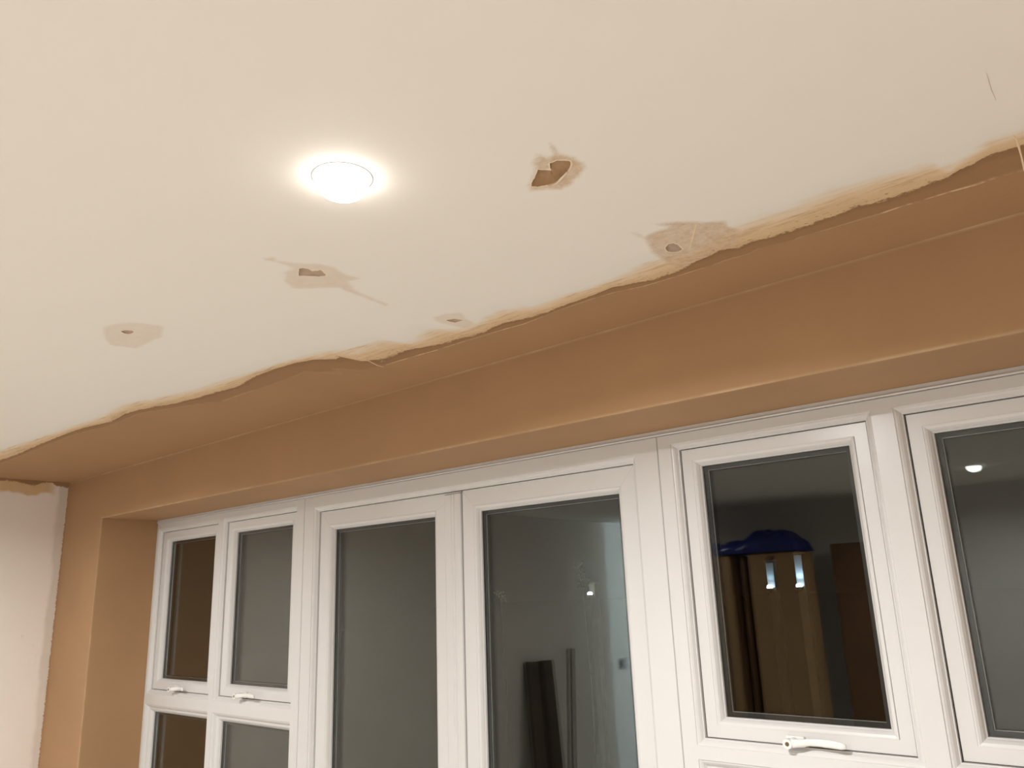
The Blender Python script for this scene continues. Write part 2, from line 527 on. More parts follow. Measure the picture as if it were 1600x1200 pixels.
def build_ceiling():
    holes = [(l, [on_ceiling(p) for p in h], [on_ceiling(p) for p in o], k, d) for l, h, o, k, d in HOLES]
    pts, edges = [], []

    def add(p):
        pts.append(Vector(p)); return len(pts) - 1
    # outline
    o = [add(p) for p in ((XL, YB), (XR, YB), (XR, YW), (XL, YW))]
    edges += [(o[i], o[(i + 1) % 4]) for i in range(4)]
    # columns along the ragged plaster edge, evenly spaced as the eye sees them
    xs = [on_ceiling((px, interp(TR_B, px)))[0] for px in range(-36, 1656, 5)]
    xs = sorted(set([round(x, 4) for x in xs if XL + 0.01 < x < XR - 0.01]))
    x = xs[-1]
    while x < XR - 0.06:
        x += 0.05; xs.append(x)
    x = xs[0]
    while x > XL + 0.05:
        x -= 0.04; xs.insert(0, x)
    last = None
    for x in xs:
        a, b_, c = abc(x)
        rows = [a - 0.135, a - 0.09, a - 0.045, a, (a + b_) / 2, b_, (b_ + c) / 2, c, min(c + 0.03, (c + YW) / 2), min(c + 0.09, (2 * YW + c) / 3)]
        row = [add((x, y)) for y in rows]
        if last:
            for k in (3, 5, 7): edges.append((last[k], row[k]))
        last = row
    # open field
    y = YB + 0.2
    while y < 1.5:
        for k in range(32):
            xx = XL + 0.1 + k * 0.2
            if xx < XR - 0.05 and y < abc(xx)[0] - 0.2: add((xx + random.uniform(-.02, .02), y))
        y += 0.2
    # fine grids round the holes
    for l, h, oo, k, d in holes:
        x0, x1 = min(p[0] for p in oo) - 0.03, max(p[0] for p in oo) + 0.03
        y0, y1 = min(p[1] for p in oo) - 0.03, max(p[1] for p in oo) + 0.03
        nx, ny = int((x1 - x0) / 0.0055), int((y1 - y0) / 0.0055)
        for i in range(nx + 1):
            for j in range(ny + 1):
                p = (x0 + (x1 - x0) * i / nx, y0 + (y1 - y0) * j / ny)
                if p[1] < YW - 0.01: add(p)
        # the hole's outline, roughened
        ids = []
        for a, b_ in zip(h, h[1:] + h[:1]):
            for s in (0, 0.33, 0.66):
                q = (a[0] + (b_[0] - a[0]) * s + random.uniform(-1, 1) * 0.0006, a[1] + (b_[1] - a[1]) * s + random.uniform(-1, 1) * 0.0006)
                ids.append(add(q))
        h[:] = [tuple(pts[i]) for i in ids]
        edges += [(ids[i], ids[(i + 1) % len(ids)]) for i in range(len(ids))]
    v, e, f, *_ = delaunay_2d_cdt(pts, edges, [], 0, 1e-6)
    v = [(p.x, p.y) for p in v]
    boxes = [(min(p[0] for p in oo) - 0.05, max(p[0] for p in oo) + 0.05, min(p[1] for p in oo) - 0.05, max(p[1] for p in oo) + 0.05) for _, _, oo, _, _ in holes]
    faces = []
    for t in f:
        cx = sum(v[i][0] for i in t) / 3; cy = sum(v[i][1] for i in t) / 3
        if not (XL - 1e-5 <= cx <= XR + 1e-5 and YB - 1e-5 <= cy <= YW + 1e-5): continue
        if any(bx[0] < cx < bx[1] and bx[2] < cy < bx[3] and inside((cx, cy), hh[1]) for bx, hh in zip(boxes, holes)): continue
        faces.append(tuple(t))
    me = bpy.data.meshes.new('ceiling')
    me.from_pydata([(p[0], p[1], CEIL) for p in v], [], faces)
    at = {n: [0.0] * len(v) for n in ('band', 'patch_depth', 'patch_tone', 'hole_gap', 'ridge')}
    RX = [on_ceiling(p)[0] for p in ((597, 572), (1085, 423), (1380, 333), (1560, 280), (400, 610))]
    for i, p in enumerate(v):
        at['band'][i] = band(*p)
        at['ridge'][i] = 1.0 if (RX[0] < p[0] < RX[1] or RX[2] < p[0] < RX[3]) else 0.3 if (p[0] < RX[4] or p[0] > RX[1]) else 0.08
        best, tone, gap = -0.05, 0.3, 0.05
        for bx, (l, h, oo, k, d) in zip(boxes, holes):
            if bx[0] < p[0] < bx[1] and bx[2] < p[1] < bx[3]:
                s = signed(p, oo)
                if s > best: best, tone = s, k
                gap = min(gap, abs(signed(p, h)))
        at['patch_depth'][i], at['patch_tone'][i], at['hole_gap'][i] = best, tone, gap
    for n, vals in at.items():
        me.attributes.new(n, 'FLOAT', 'POINT').data.foreach_set('value', vals)
    bm = bmesh.new(); bm.from_mesh(me)
    for fc in bm.faces:
        if fc.normal.z > 0: fc.normal_flip()
    bm.to_mesh(me); bm.free()
    me.materials.append(MAT_CEIL)
    ob = bpy.data.objects.new('ceiling', me)
    COL.objects.link(ob)
    tag(ob, 'cream painted ceiling with stained holes and a ragged bare plaster edge by the window wall', kind='structure')
    # the cavities above the holes
    for l, h, oo, k, d in holes:
        n = len(h)
        cx, cy = sum(p[0] for p in h) / n, sum(p[1] for p in h) / n
        verts = [(p[0], p[1], CEIL) for p in h]
        verts += [(cx + (p[0] - cx) * 0.96, cy + (p[1] - cy) * 0.96, CEIL + d * random.uniform(0.7, 1.0)) for p in h]
        verts += [(cx + (p[0] - cx) * 0.5, cy + (p[1] - cy) * 0.5, CEIL + d * random.uniform(0.9, 1.3)) for p in h]
        verts.append((cx, cy, CEIL + d * 1.2))
        fs = [(r * n + i, r * n + (i + 1) % n, (r + 1) * n + (i + 1) % n, (r + 1) * n + i) for r in (0, 1) for i in range(n)]
        fs += [(2 * n + i, 2 * n + (i + 1) % n, 3 * n) for i in range(n)]
        c = link_mesh('hole', verts, fs, MAT_CAVITY_BROWN if d > 0.01 else MAT_CAVITY, ob, True)
        c['label'] = l
    return ob


ceiling = build_ceiling()
# plasterboard lip curling down along the near edge of the largest hole
lip_px = [(887, 267), (882, 272), (877, 277), (872, 283), (864, 286.5), (855, 289)]
lp = [on_ceiling(p) for p in lip_px]
v = []
for i, (x, y) in enumerate(lp):
    w = 0.0035 * math.sin(math.pi * (i + 0.5) / len(lp)) + 0.001
    v += [(x + 0.001, y + 0.001, CEIL - 0.0002), (x + w * 0.2, y + w * 0.2, CEIL - w), (x - w * 0.8, y - w * 0.5, CEIL - w * 0.8)]
f = [(3 * i + k, 3 * i + k + 1, 3 * i + k + 4, 3 * i + k + 3) for i in range(len(lp) - 1) for k in (0, 1)]
lipo = link_mesh('torn_lip', v, f, plain('torn_board_paper', (0.88, 0.74, 0.55, 1), 0.8), ceiling, True)
lipo['label'] = 'pale torn paper lip of the largest ceiling hole'




def filler_line(px, w, mat, label):
    pts = [Vector((*on_ceiling(p), CEIL)) for p in px]
    v, f = [], []
    for i, p in enumerate(pts):
        d = (pts[min(i + 1, len(pts) - 1)] - pts[max(i - 1, 0)]).normalized()
        n = Vector((-d.y, d.x, 0)) * w * (0.4 if i in (0, len(pts) - 1) else random.uniform(0.7, 1.1))
        v += [p + n, p + n * 0.4 - Vector((0, 0, 0.0009)), p - n * 0.4 - Vector((0, 0, 0.0009)), p - n]
    f = [(4 * i + k, 4 * i + k + 1, 4 * i + k + 5, 4 * i + k + 4) for i in range(len(pts) - 1) for k in range(3)]
    o = link_mesh('filler_streak', v, f, mat, ceiling, True)
    o['label'] = label
    return o


MAT_PALE = plain('pale_filler', (0.84, 0.66, 0.45, 1), 0.8, vary=0.1, scale=60)
MAT_CRACK = plain('grey_hairline', (0.66, 0.58, 0.50, 1), 0.8, vary=0.1, scale=60)
filler_line([(1583, 211), (1588, 217), (1592, 230), (1596, 245), (1600, 262), (1603, 275)], 0.0016, MAT_PALE, 'pale filler streak across the plaster edge at the far right')
filler_line([(1088, 350), (1085, 362), (1082, 374), (1078, 388)], 0.0016, MAT_PALE, 'pale scrape across the broad scraped patch')
filler_line([(570, 561), (580, 566), (590, 571), (599, 573)], 0.0016, MAT_PALE, 'pale scrape in the plaster edge below the oblong hole')
filler_line([(1541, 113), (1545, 126), (1549, 140), (1556, 156)], 0.0006, MAT_CRACK, 'faint hairline in the ceiling paint at the right')

# ---------------------------------------------------------------- walls and floor
def wall_mesh(name, quads, mat, attr=None, label=''):
    verts, faces = [], []
    for q in quads:
        n = len(verts); verts += q; faces.append(tuple(range(n, n + len(q))))
    me = bpy.data.meshes.new(name)
    me.from_pydata(verts, [], faces)
    if attr:
        for k, fn in attr.items():
            me.attributes.new(k, 'FLOAT', 'POINT').data.foreach_set('value', [fn(p) for p in verts])
    me.materials.append(mat)
    o = bpy.data.objects.new(name, me)
    COL.objects.link(o)
    tag(o, label, kind='structure')
    return o


def rect(y0, x0, x1, z0, z1): return [(x0, y0, z0), (x1, y0, z0), (x1, y0, z1), (x0, y0, z1)]


YO = YF + 0.075        # outer face of the frames / far end of the reveal
TA = 0.012
quads = []
xs = [XL, OX0 - TA, OX0, OX1, OX1 + TA, XR]
zs = [0, OZ, OZ + TA, CEIL - 0.012, CEIL]
for i in range(len(xs) - 1):
    for j in range(len(zs) - 1):
        if xs[i] >= OX0 - 1e-6 and xs[i + 1] <= OX1 + 1e-6 and zs[j + 1] <= OZ + 1e-6: continue
        quads.append(rect(YW, xs[i], xs[i + 1], zs[j], zs[j + 1]))


def yz(x, y0, y1, z0, z1): return [(x, y0, z0), (x, y1, z0), (x, y1, z1), (x, y0, z1)]


quads += [yz(OX0, YW, YW + TA, 0, OZ), yz(OX0, YW + TA, YO, 0, OZ)]
quads += [yz(OX1, YW, YW + TA, 0, OZ), yz(OX1, YW + TA, YO, 0, OZ)]
quads += [[(OX0, a, OZ), (OX1, a, OZ), (OX1, b_, OZ), (OX0, b_, OZ)] for a, b_ in ((YW, YW + TA), (YW + TA, YO))]
# outside skin so that the wall has its thickness
for q in (rect(YO + 0.03, XL - 0.2, OX0, 0, CEIL + 0.2), rect(YO + 0.03, OX1, XR + 0.2, 0, CEIL + 0.2), rect(YO + 0.03, OX0, OX1, OZ, CEIL + 0.2)):
    quads.append(q)


def arris(p):
    if p[1] > YW + TA + 1e-4: return 0.0
    if abs(p[2] - OZ) < 1e-4 and OX0 - 1e-4 < p[0] < OX1 + 1e-4 and abs(p[1] - YW) < 1e-4: return 1.0
    if abs(p[1] - YW) < 1e-4 and (abs(p[0] - OX0) < 1e-4 or abs(p[0] - OX1) < 1e-4) and p[2] < OZ + 1e-4: return 0.8
    if abs(p[2] - CEIL) < 1e-4: return 1.0
    return 0.0


wall_mesh('wall_back', quads, MAT_PLASTER, {'arris': arris}, 'bare pink-brown plaster wall around the white window frames')

# left wall, painted white up to a ragged edge under the ceiling and beside the corner
ys = [YB, -1.5, -0.5, 0.3, 0.8] + [0.9 + 0.02 * i for i in range(33)] + [YW]
PAINT_TOP = [(-3, -0.07), (1.0, -0.07), (1.18, 0.016), (1.25, 0.016), (1.29, 0.008), (1.34, 0.014), (1.38, 0.024), (1.42, 0.02), (1.45, 0.003), (1.48, 0.006), (1.505, 0.02), (1.6, 0.026)]
zz = [0, 0.8, 1.4, 1.9, 2.2, 2.26, 2.3, 2.33, 2.36, 2.38, CEIL]
quads = []
for i in range(len(ys) - 1):
    for j in range(len(zz) - 1):
        quads.append(yz(XL, ys[i], ys[i + 1], zz[j], zz[j + 1]))
wall_mesh('wall_left', quads, MAT_LEFT,
          {'below_top': lambda p: CEIL - p[2] - interp(PAINT_TOP, p[1]), 'from_corner': lambda p: YW - p[1]},
          'white painted side wall, scuffed, its paint ending raggedly below the ceiling')
HX, HT, HY = -3.50, 0.10, -3.75       # right jamb of the opening, wall thickness, far wall of the hall
wall_mesh('wall_rear', [[(HX, YB, 0), (HX, YB, CEIL), (XR, YB, CEIL), (XR, YB, 0)], [(HX, YB - HT, 0), (HX, YB - HT, CEIL), (XR, YB - HT, CEIL), (XR, YB - HT, 0)],
                        [(HX, YB, 0), (HX, YB, CEIL), (HX, YB - HT, CEIL), (HX, YB - HT, 0)], [(XR, YB, 0), (XR, YB, CEIL), (XR, YB - HT, CEIL), (XR, YB - HT, 0)]],
          MAT_WALL, None, 'white wall opposite the windows, seen reflected in the glass')
HXR = -1.2
wall_mesh('wall_hall', [[(XL, YB, 0), (XL, HY, 0), (XL, HY, CEIL), (XL, YB, CEIL)], [(XL, HY, 0), (HXR, HY, 0), (HXR, HY, CEIL), (XL, HY, CEIL)],
                        [(HXR, HY, 0), (HXR, YB - HT, 0), (HXR, YB - HT, CEIL), (HXR, HY, CEIL)],
                        [(XL, YB, CEIL), (HX, YB, CEIL), (HX, YB - HT, CEIL), (HXR, YB - HT, CEIL), (HXR, HY, CEIL), (XL, HY, CEIL)],
                        [(XL, YB, 0), (HX, YB, 0), (HX, YB - HT, 0), (HXR, YB - HT, 0), (HXR, HY, 0), (XL, HY, 0)]],
          MAT_WALL, None, 'white walls of the hall behind the rear opening, lit cool white')
wall_mesh('wall_right', [[(XR, YB, 0), (XR, YB, CEIL), (XR, YW, CEIL), (XR, YW, 0)]], MAT_WALL, None, 'white side wall out of view on the right')
flo = link_mesh('floor', [(XL, YB, 0), (XR, YB, 0), (XR, YO, 0), (XL, YO, 0)], [(0, 1, 2, 3)], MAT_FLOOR)
tag(flo, 'dusty wooden floor below the picture', kind='structure')

# ---------------------------------------------------------------- window and door joinery
T_S = 0.020      # a sash sits this far behind the face of its frame
T_G = 0.042      # and the glass this far
RING = [(0, 0), (0.0012, 0.0022), (0.0050, 0.0032), (0.0090, 0.0062), (0.0120, 0.0105), (0.0140, 0.0135), (0.016, 0.0140), (0.016, 0.046)]
BEAD = [(0, 0.0006), (0.0012, -0.0004), (0.004, 0.0), (0.0085, 0.0022), (0.0125, 0.0068), (0.0155, 0.0120), (0.0175, 0.0138), (0.0178, 0.0205), (0.0, 0.0205)]


def face_with_cells(mb, x0, x1, z0, z1, cells, y):
    """flat face of a frame with rectangular openings, as quads"""
    xs = sorted(set([x0, x1] + [c[0] for c in cells] + [c[1] for c in cells]))
    zs = sorted(set([z0, z1] + [c[2] for c in cells] + [c[3] for c in cells]))
    for i in range(len(xs) - 1):
        for j in range(len(zs) - 1):
            cx, cz = (xs[i] + xs[i + 1]) / 2, (zs[j] + zs[j + 1]) / 2
            if any(c[0] < cx < c[1] and c[2] < cz < c[3] for c in cells): continue
            mb.add(rect(y, xs[i], xs[i + 1], zs[j], zs[j + 1]), [(0, 1, 2, 3)])


def frame_mesh(name, x0, x1, z0, z1, cells, parent):
    mb = MB()
    e = 0.0022
    face_with_cells(mb, x0 + e, x1 - e, z0 + e, z1 - e, cells, YF)
    mb.ring(x0, x1, z0, z1, [(e, YF), (0.0007, YF + 0.0008), (0, YF + 0.003), (0, YF + 0.07)])
    for c in cells:
        mb.ring(c[0], c[1], c[2], c[3], [(d, YF + y) for d, y in RING])
    # outdoor side of the frame
    inner = [(c[0] + .016, c[1] - .016, c[2] + .016, c[3] - .016) for c in cells]
    face_with_cells(mb, x0, x1, z0, z1, inner, YF + 0.07)
    for c in inner:
        mb.ring(c[0], c[1], c[2], c[3], [(0, YF + 0.046), (0, YF + 0.07)])
    return mb.build(name, MAT_UPVC, parent)


def glazing(x0, x1, z0, z1, yface, yglass, parent):
    """beads, sealed double unit and spacer in the opening x0..x1, z0..z1 (edges of the beads' outer side)"""
    dy = yglass - yface - 0.0205
    for s in 'LTRB':
        MB().ring(x0, x1, z0, z1, [(d, yface + y + (dy if y > 0.012 else dy * max(0, y) / 0.012)) for d, y in BEAD], s, closed=True).build('glazing_bead', MAT_UPVC, parent)
    g = 0.006
    for k, y in enumerate((yglass, yglass + 0.020)):
        MB().box(x0 + g, x1 - g, y + 0.0002, y + 0.0042, z0 + g, z1 - g).build('glass_pane', MAT_GLASS, parent)
    sp = 0.0285
    MB().ring(x0, x1, z0, z1, [(g, yglass + 0.0048), (sp, yglass + 0.0048), (sp, yglass + 0.0196), (g, yglass + 0.0196)], closed=True).build('spacer_bar', MAT_SPACER, parent)
    MB().ring(x0, x1, z0, z1, [(sp, yglass + 0.0085), (sp + 0.0012, yglass + 0.0085), (sp + 0.0012, yglass + 0.0110), (sp, yglass + 0.0110)], closed=True).build('spacer_trim', MAT_ALU, parent)


def leaf_mesh(name, x0, x1, z0, z1, w, yface, parent, bottom=None):
    """mitred sash or door leaf: x0..x1, z0..z1 outside, stiles w wide up to the beads"""
    mb = MB()
    wb = bottom or w
    # corner joints show as mitred changes of face; stiles and rails from one welded profile
    prof = [(0.0, 0.030), (0.0, 0.002), (0.0015, 0.0), (w - 0.0002, 0.0), (w, 0.0012), (w, 0.03)]
    if bottom:
        mb.box(x0 + w, x1 - w, yface, yface + 0.03, z0 + w, z0 + wb)
    mb.ring(x0, x1, z0, z1, [(d, yface + y) for d, y in prof], closed=True)
    return mb.build(name, MAT_UPVC, parent)


def seal(x0, x1, z0, z1, parent):
    """dark gasket in the rebate behind the gap round a sash"""
    return MB().ring(x0, x1, z0, z1, [(-0.0005, YF + 0.026), (0.006, YF + 0.026), (0.006, YF + 0.034), (-0.0005, YF + 0.034)], closed=True).build('weather_seal', MAT_SEAL, parent)


GAP = 0.0026


def sash(name, cell, parent, stile):
    """opening light in a frame cell (edges of the cell at the frame's face)"""
    b = (cell[0] + .016, cell[1] - .016, cell[2] + .016, cell[3] - .016)
    seal(*b, parent)
    s = leaf_mesh(name, b[0] + GAP, b[1] - GAP * 0.6, b[2] + GAP * 0.6, b[3] - GAP * 0.6, stile, YF + T_S, parent)
    glazing(b[0] + GAP + stile, b[1] - stile - GAP, b[2] + stile, b[3] - stile, YF + T_S, YF + T_G, s)
    return b


def fixed_light(cell, parent):
    b = (cell[0] + .016, cell[1] - .016, cell[2] + .016, cell[3] - .016)
    f = MB().ring(*b, [(0, YF + 0.0142), (0.003, YF + 0.0142), (0.003, YF + 0.046), (0, YF + 0.046)], closed=True).build('glazing_rebate', MAT_UPVC, parent)
    glazing(b[0] + 0.001, b[1] - 0.001, b[2] + 0.001, b[3] - 0.001, YF + 0.014, YF + 0.034, f)


def handle(x, z, parent, side=1, length=0.115, stand=0.030, label=None):
    """cranked casement handle on a sash rail: backplate, neck with lock, lever"""
    y = YF + T_S
    mb = MB()
    mb.box(x - 0.020, x + 0.022, y - 0.012, y + 0.0005, z - 0.011, z + 0.012)
    mb.tube([(x, y - 0.006, z), (x, y - stand + 0.004, z)], [0.0105, 0.0095], 20)
    o = bevel(mb.build('handle', MAT_UPVC_OLD, parent), 0.003, 3)
    if label: o['label'] = label
    # lever: a flat tapering bar with a crank near the neck
    path = [(-0.012, -stand, 0.0), (0.004, -stand - 0.001, 0.0), (0.020, -stand + 0.002, 0.001), (0.036, -stand + 0.010, 0.003), (0.055, -stand + 0.011, 0.004),
            (0.080, -stand + 0.008, 0.004), (length - 0.012, -stand + 0.004, 0.003), (length, -stand + 0.003, 0.002)]
    wid = [0.0085, 0.0095, 0.0085, 0.0078, 0.0080, 0.0085, 0.0080, 0.0050]
    thk = [0.0065, 0.0070, 0.0060, 0.0050, 0.0048, 0.0045, 0.0042, 0.0030]
    v, f = [], []
    n = 12
    for (px, py, pz), w, t_ in zip(path, wid, thk):
        v += [(x + side * px, y + py + t_ * math.cos(2 * math.pi * k / n), z + pz + w * math.sin(2 * math.pi * k / n)) for k in range(n)]
    m = len(path)
    f = [(i * n + k, i * n + (k + 1) % n, (i + 1) * n + (k + 1) % n, (i + 1) * n + k) for i in range(m - 1) for k in range(n)]
    f += [tuple(range(n)), tuple(range((m - 1) * n, m * n))]
    link_mesh('lever', v, f, MAT_UPVC_OLD, o, True)
    MB().tube([(x - side * 0.006, y - stand + 0.003, z - 0.001), (x - side * 0.006, y - stand - 0.0095, z - 0.001)], [0.0112, 0.0104], 20).build('lock_cylinder', MAT_UPVC_OLD, o)
    MB().tube([(x - side * 0.006, y - stand - 0.009, z - 0.001), (x - side * 0.006, y - stand - 0.0102, z - 0.001)], [0.0046, 0.0046], 14).build('keyhole', MAT_BRASS, o)
    return o


ZT = Z0 + 0.389          # top of the frames
FLOORZ = 0.012
# left side window: two opening lights over two fixed lights
w1 = tag(empty('window_1', (0, 0, 0)), 'white side window left of the double doors, two opening lights over two fixed panes', kind='structure')
cT, cB = Z0 + 0.361, Z0 - 0.394
cells1 = [(-3.848, -3.288, cB, cT), (-3.250, -2.690, cB, cT), (-3.848, -3.288, 0.06, Z0 - 0.440), (-3.250, -2.690, 0.06, Z0 - 0.440)]
frame_mesh('frame', OX0 + 0.001, -2.641, FLOORZ, ZT, cells1, w1)
for c in cells1[:2]: sash('sash', c, w1, 0.030)
for c in cells1[2:]: fixed_light(c, w1)
handle(-3.585, Z0 - 0.363, w1, 1, 0.10, 0.034, 'handle of the leftmost opening light')
handle(-3.035, Z0 - 0.363, w1, 1, 0.12, 0.038, 'handle of the light beside the double doors')

# right side window
w2 = tag(empty('window_2', (0, 0, 0)), 'white side window right of the double doors, opening lights above a transom', kind='structure')
cT2, cB2 = Z0 + 0.363, Z0 - 0.374
cells2 = [(-1.004, -0.496, cB2, cT2), (-0.449, 0.059, cB2, cT2), (-1.004, -0.496, 0.06, Z0 - 0.404), (-0.449, 0.059, 0.06, Z0 - 0.404)]
frame_mesh('frame', -1.0435, OX1 - 0.001, FLOORZ, ZT, cells2, w2)
for c in cells2[:2]: sash('sash', c, w2, 0.030)
for c in cells2[2:]: fixed_light(c, w2)
handle(-0.765, Z0 - 0.347, w2, 1, 0.118, 0.030, 'handle with a round lock on the pane beside the doors')
handle(-0.20, Z0 - 0.347, w2, 1, 0.118, 0.030)

# double doors: frame, left leaf with the meeting strip, right leaf
t1 = tag(empty('trim_1', (0, 0, 0)), 'white frame around the glazed double doors', kind='structure')
dcell = (-2.577, -1.115, -0.2, Z0 + 0.345)
frame_mesh('door_frame', -2.6385, -1.0455, FLOORZ, ZT, [(-2.577, -1.115, 0.03, Z0 + 0.345)], t1)
seal(-2.561, -1.131, 0.05, Z0 + 0.329, t1)
for x in (-2.640, -1.0445):
    MB().box(x - 0.0014, x + 0.0014, YF + 0.0035, YF + 0.06, FLOORZ, ZT).build('coupling_strip', plain('grey_joint', (0.45, 0.43, 0.40, 1), 0.6), t1)


def door(name, x0, x1, stile_l, stile_r, label):
    e = tag(empty(name, (0, 0, 0)), label, kind='structure')
    zt = Z0 + 0.3275
    mb = MB()
    yf = YF + T_S
    zb = 0.055
    gz0, gz1 = zb + 0.12, zt - 0.054
    gx0, gx1 = x0 + stile_l, x1 - stile_r
    # welded leaf: flat face, mitre grooves at the head corners
    b_ = 0.0016
    v = [(x0 + b_, yf, zb), (x0 + b_, yf, zt - b_), (x1 - b_, yf, zt - b_), (x1 - b_, yf, zb), (gx0, yf, gz0), (gx0, yf, gz1), (gx1, yf, gz1), (gx1, yf, gz0)]
    mb.add(v, [(0, 1, 5, 4), (1, 2, 6, 5), (2, 3, 7, 6), (3, 0, 4, 7)])
    mb.ring(x0, x1, zb - b_, zt, [(b_, yf), (0, yf + b_), (0, yf + 0.05)])
    mb.ring(gx0, gx1, gz0, gz1, [(0, yf), (0, yf + 0.05)])
    mb.add([(p[0], yf + 0.05, p[2]) for p in v], [(4, 5, 1, 0), (5, 6, 2, 1), (6, 7, 3, 2), (7, 4, 0, 3)])
    leaf = mb.build('door_leaf', MAT_UPVC, e)
    for (ax, az), (bx, bz) in (((x0 + 0.002, zt - 0.002), (gx0, gz1)), ((x1 - 0.002, zt - 0.002), (gx1, gz1))):
        d = Vector((bx - ax, 0, bz - az)); n = Vector((d.z, 0, -d.x)).normalized() * 0.0005
        p, q = Vector((ax, yf - 0.0003, az)), Vector((bx, yf - 0.0003, bz))
        MB().add([p + n, q + n, q - n, p - n, p + n + Vector((0, .003, 0)), q + n + Vector((0, .003, 0)), q - n + Vector((0, .003, 0)), p - n + Vector((0, .003, 0))],
                 [(0, 1, 2, 3), (4, 7, 6, 5), (0, 4, 5, 1), (1, 5, 6, 2), (2, 6, 7, 3), (3, 7, 4, 0)]).build('mitre_joint', plain('joint_line', (0.62, 0.58, 0.53, 1), 0.5), e)
    glazing(gx0, gx1, gz0, gz1, yf, YF + T_G, leaf)
    return e


d1 = door('door_1', -2.561 + 0.003, -1.800, 0.055, 0.115, 'left glazed leaf of the white double doors, with the meeting strip')
d2 = door('door_2', -1.7935, -1.131 - 0.0015, 0.050, 0.047, 'right glazed leaf of the white double doors, next to the right window')
# meeting strip (floating mullion) planted on the left leaf: flat, then two ridges
yf = YF + T_S
prof = [(-1.872, 0.0), (-1.871, -0.0035), (-1.868, -0.005), (-1.842, -0.005), (-1.840, -0.0035), (-1.838, -0.0055), (-1.834, -0.0085), (-1.826, -0.0085), (-1.824, -0.006),
        (-1.822, -0.0085), (-1.811, -0.0085), (-1.805, -0.007), (-1.7985, -0.005), (-1.7975, -0.001), (-1.7975, 0.004)]
mz0, mz1 = 0.06, Z0 + 0.3185
v = [(x, yf + y, z) for z in (mz0, mz1) for x, y in prof]
n = len(prof)
f = [(i, i + 1, n + i + 1, n + i) for i in range(n - 1)] + [tuple(range(n)), tuple(range(n, 2 * n)), (n - 1, 0, n, 2 * n - 1)]
link_mesh('meeting_strip', v, f, MAT_UPVC, d1)
MB().box(-1.871, -1.799, yf - 0.003, yf + 0.002, mz1 + 0.0004, mz1 + 0.004).build('strip_cap', plain('grey_end_cap', (0.40, 0.38, 0.36, 1), 0.5), d1)

# head extension above all three frames, with a rounded ridge
t2 = tag(empty('trim_2', (0, 0, 0)), 'white head strip running above the window and door frames', kind='structure')
mb = MB()
prof = [(0.072, ZT + 0.0004), (-0.0015, ZT + 0.0004), (-0.0045, ZT + 0.0014), (-0.0055, ZT + 0.0034), (-0.0045, ZT + 0.0054), (-0.0022, ZT + 0.0064), (-0.0012, OZ - 0.0005), (0.072, OZ - 0.0005)]
v = [(x, YF + y, z) for x in (OX0 + 0.001, OX1 - 0.001) for y, z in prof]
n = len(prof)
f = [(i, (i + 1) % n, n + (i + 1) % n, n + i) for i in range(n)] + [tuple(range(n)), tuple(range(n, 2 * n))]
link_mesh('head_strip', v, f, MAT_UPVC, t2)


# ---------------------------------------------------------------- ceiling downlights
def downlight(x, y, k, col, label, proto=[]):
    t = tag(empty('downlight', (x, y, CEIL)), label, 'light', 'downlights in the ceiling')
    if not proto:
        bz = MB().lathe([(0.0400, -0.0004), (0.0404, -0.0009), (0.0415, -0.0012), (0.0445, -0.0007), (0.0470, -0.0001), (0.0400, -0.0001)], 56).build('bezel', MAT_UPVC_OLD, t, True)
        ln = MB().lathe([(0.0005, -0.0340), (0.012, -0.0330), (0.022, -0.0305), (0.0305, -0.0260), (0.0365, -0.0190), (0.0396, -0.0105), (0.0403, -0.0008)], 48, cap0=True).build('lens', MAT_LENS, t, True)
        proto += [bz, ln]
    else:
        for p in proto:
            c = p.copy(); COL.objects.link(c); c.parent = t
    ld = bpy.data.lights.new('downlight_beam', 'AREA')
    ld.shape = 'DISK'
    ld.size = 0.030
    ld.spread = math.radians(LAMP_SPREAD)
    ld.energy = LAMP_W * k
    ld.color = col
    lo = bpy.data.objects.new('beam', ld)
    COL.objects.link(lo)
    lo.location = (0, 0, -0.0350)
    lo.parent = t
    return t


LAB = ['round recessed downlight shining white in the cream ceiling among the stained holes',
       'round downlight seen mirrored in the rightmost pane',
       'round downlight in the ceiling near the scuffed left wall',
       'unseen downlight added for bounce light, near the left wall towards the rear opening',
       'unseen downlight added for bounce light, near the right wall towards the rear']
for (x, y, k, c), lab in zip(DOWNLIGHTS, LAB): downlight(x, y, k, c, lab)

# bare bulb hanging in the hall behind the rear opening
e = tag(empty('pendant_lamp', (-2.2, -2.80, CEIL)), 'bare cool white bulb hanging in the hall behind the opening', 'light')
MB().lathe([(0.0005, 0.0), (0.045, 0.0), (0.040, -0.02), (0.0005, -0.024)], 24).build('ceiling_rose', MAT_UPVC_OLD, e, True)
MB().tube([(0, 0, -0.02), (0, 0, -0.28)], 0.003, 8).build('cord', MAT_UPVC_OLD, e)
MB().tube([(0, 0, -0.27), (0, 0, -0.33)], [0.018, 0.020], 16).build('lamp_holder', MAT_UPVC_OLD, e)
MB().lathe([(0.014, -0.33), (0.022, -0.35), (0.030, -0.375), (0.028, -0.40), (0.016, -0.416), (0.0005, -0.42)], 24).build('bulb', MAT_LENS, e, True)
ld = bpy.data.lights.new('bulb_light', 'POINT')
ld.energy = HALL_W; ld.color = HALL_COL; ld.shadow_soft_size = 0.03
lo = bpy.data.objects.new('glow', ld)
COL.objects.link(lo)
lo.parent = e
lo.location = (0, 0, -0.455)

# ---------------------------------------------------------------- things at the back of the room, seen mirrored in the panes


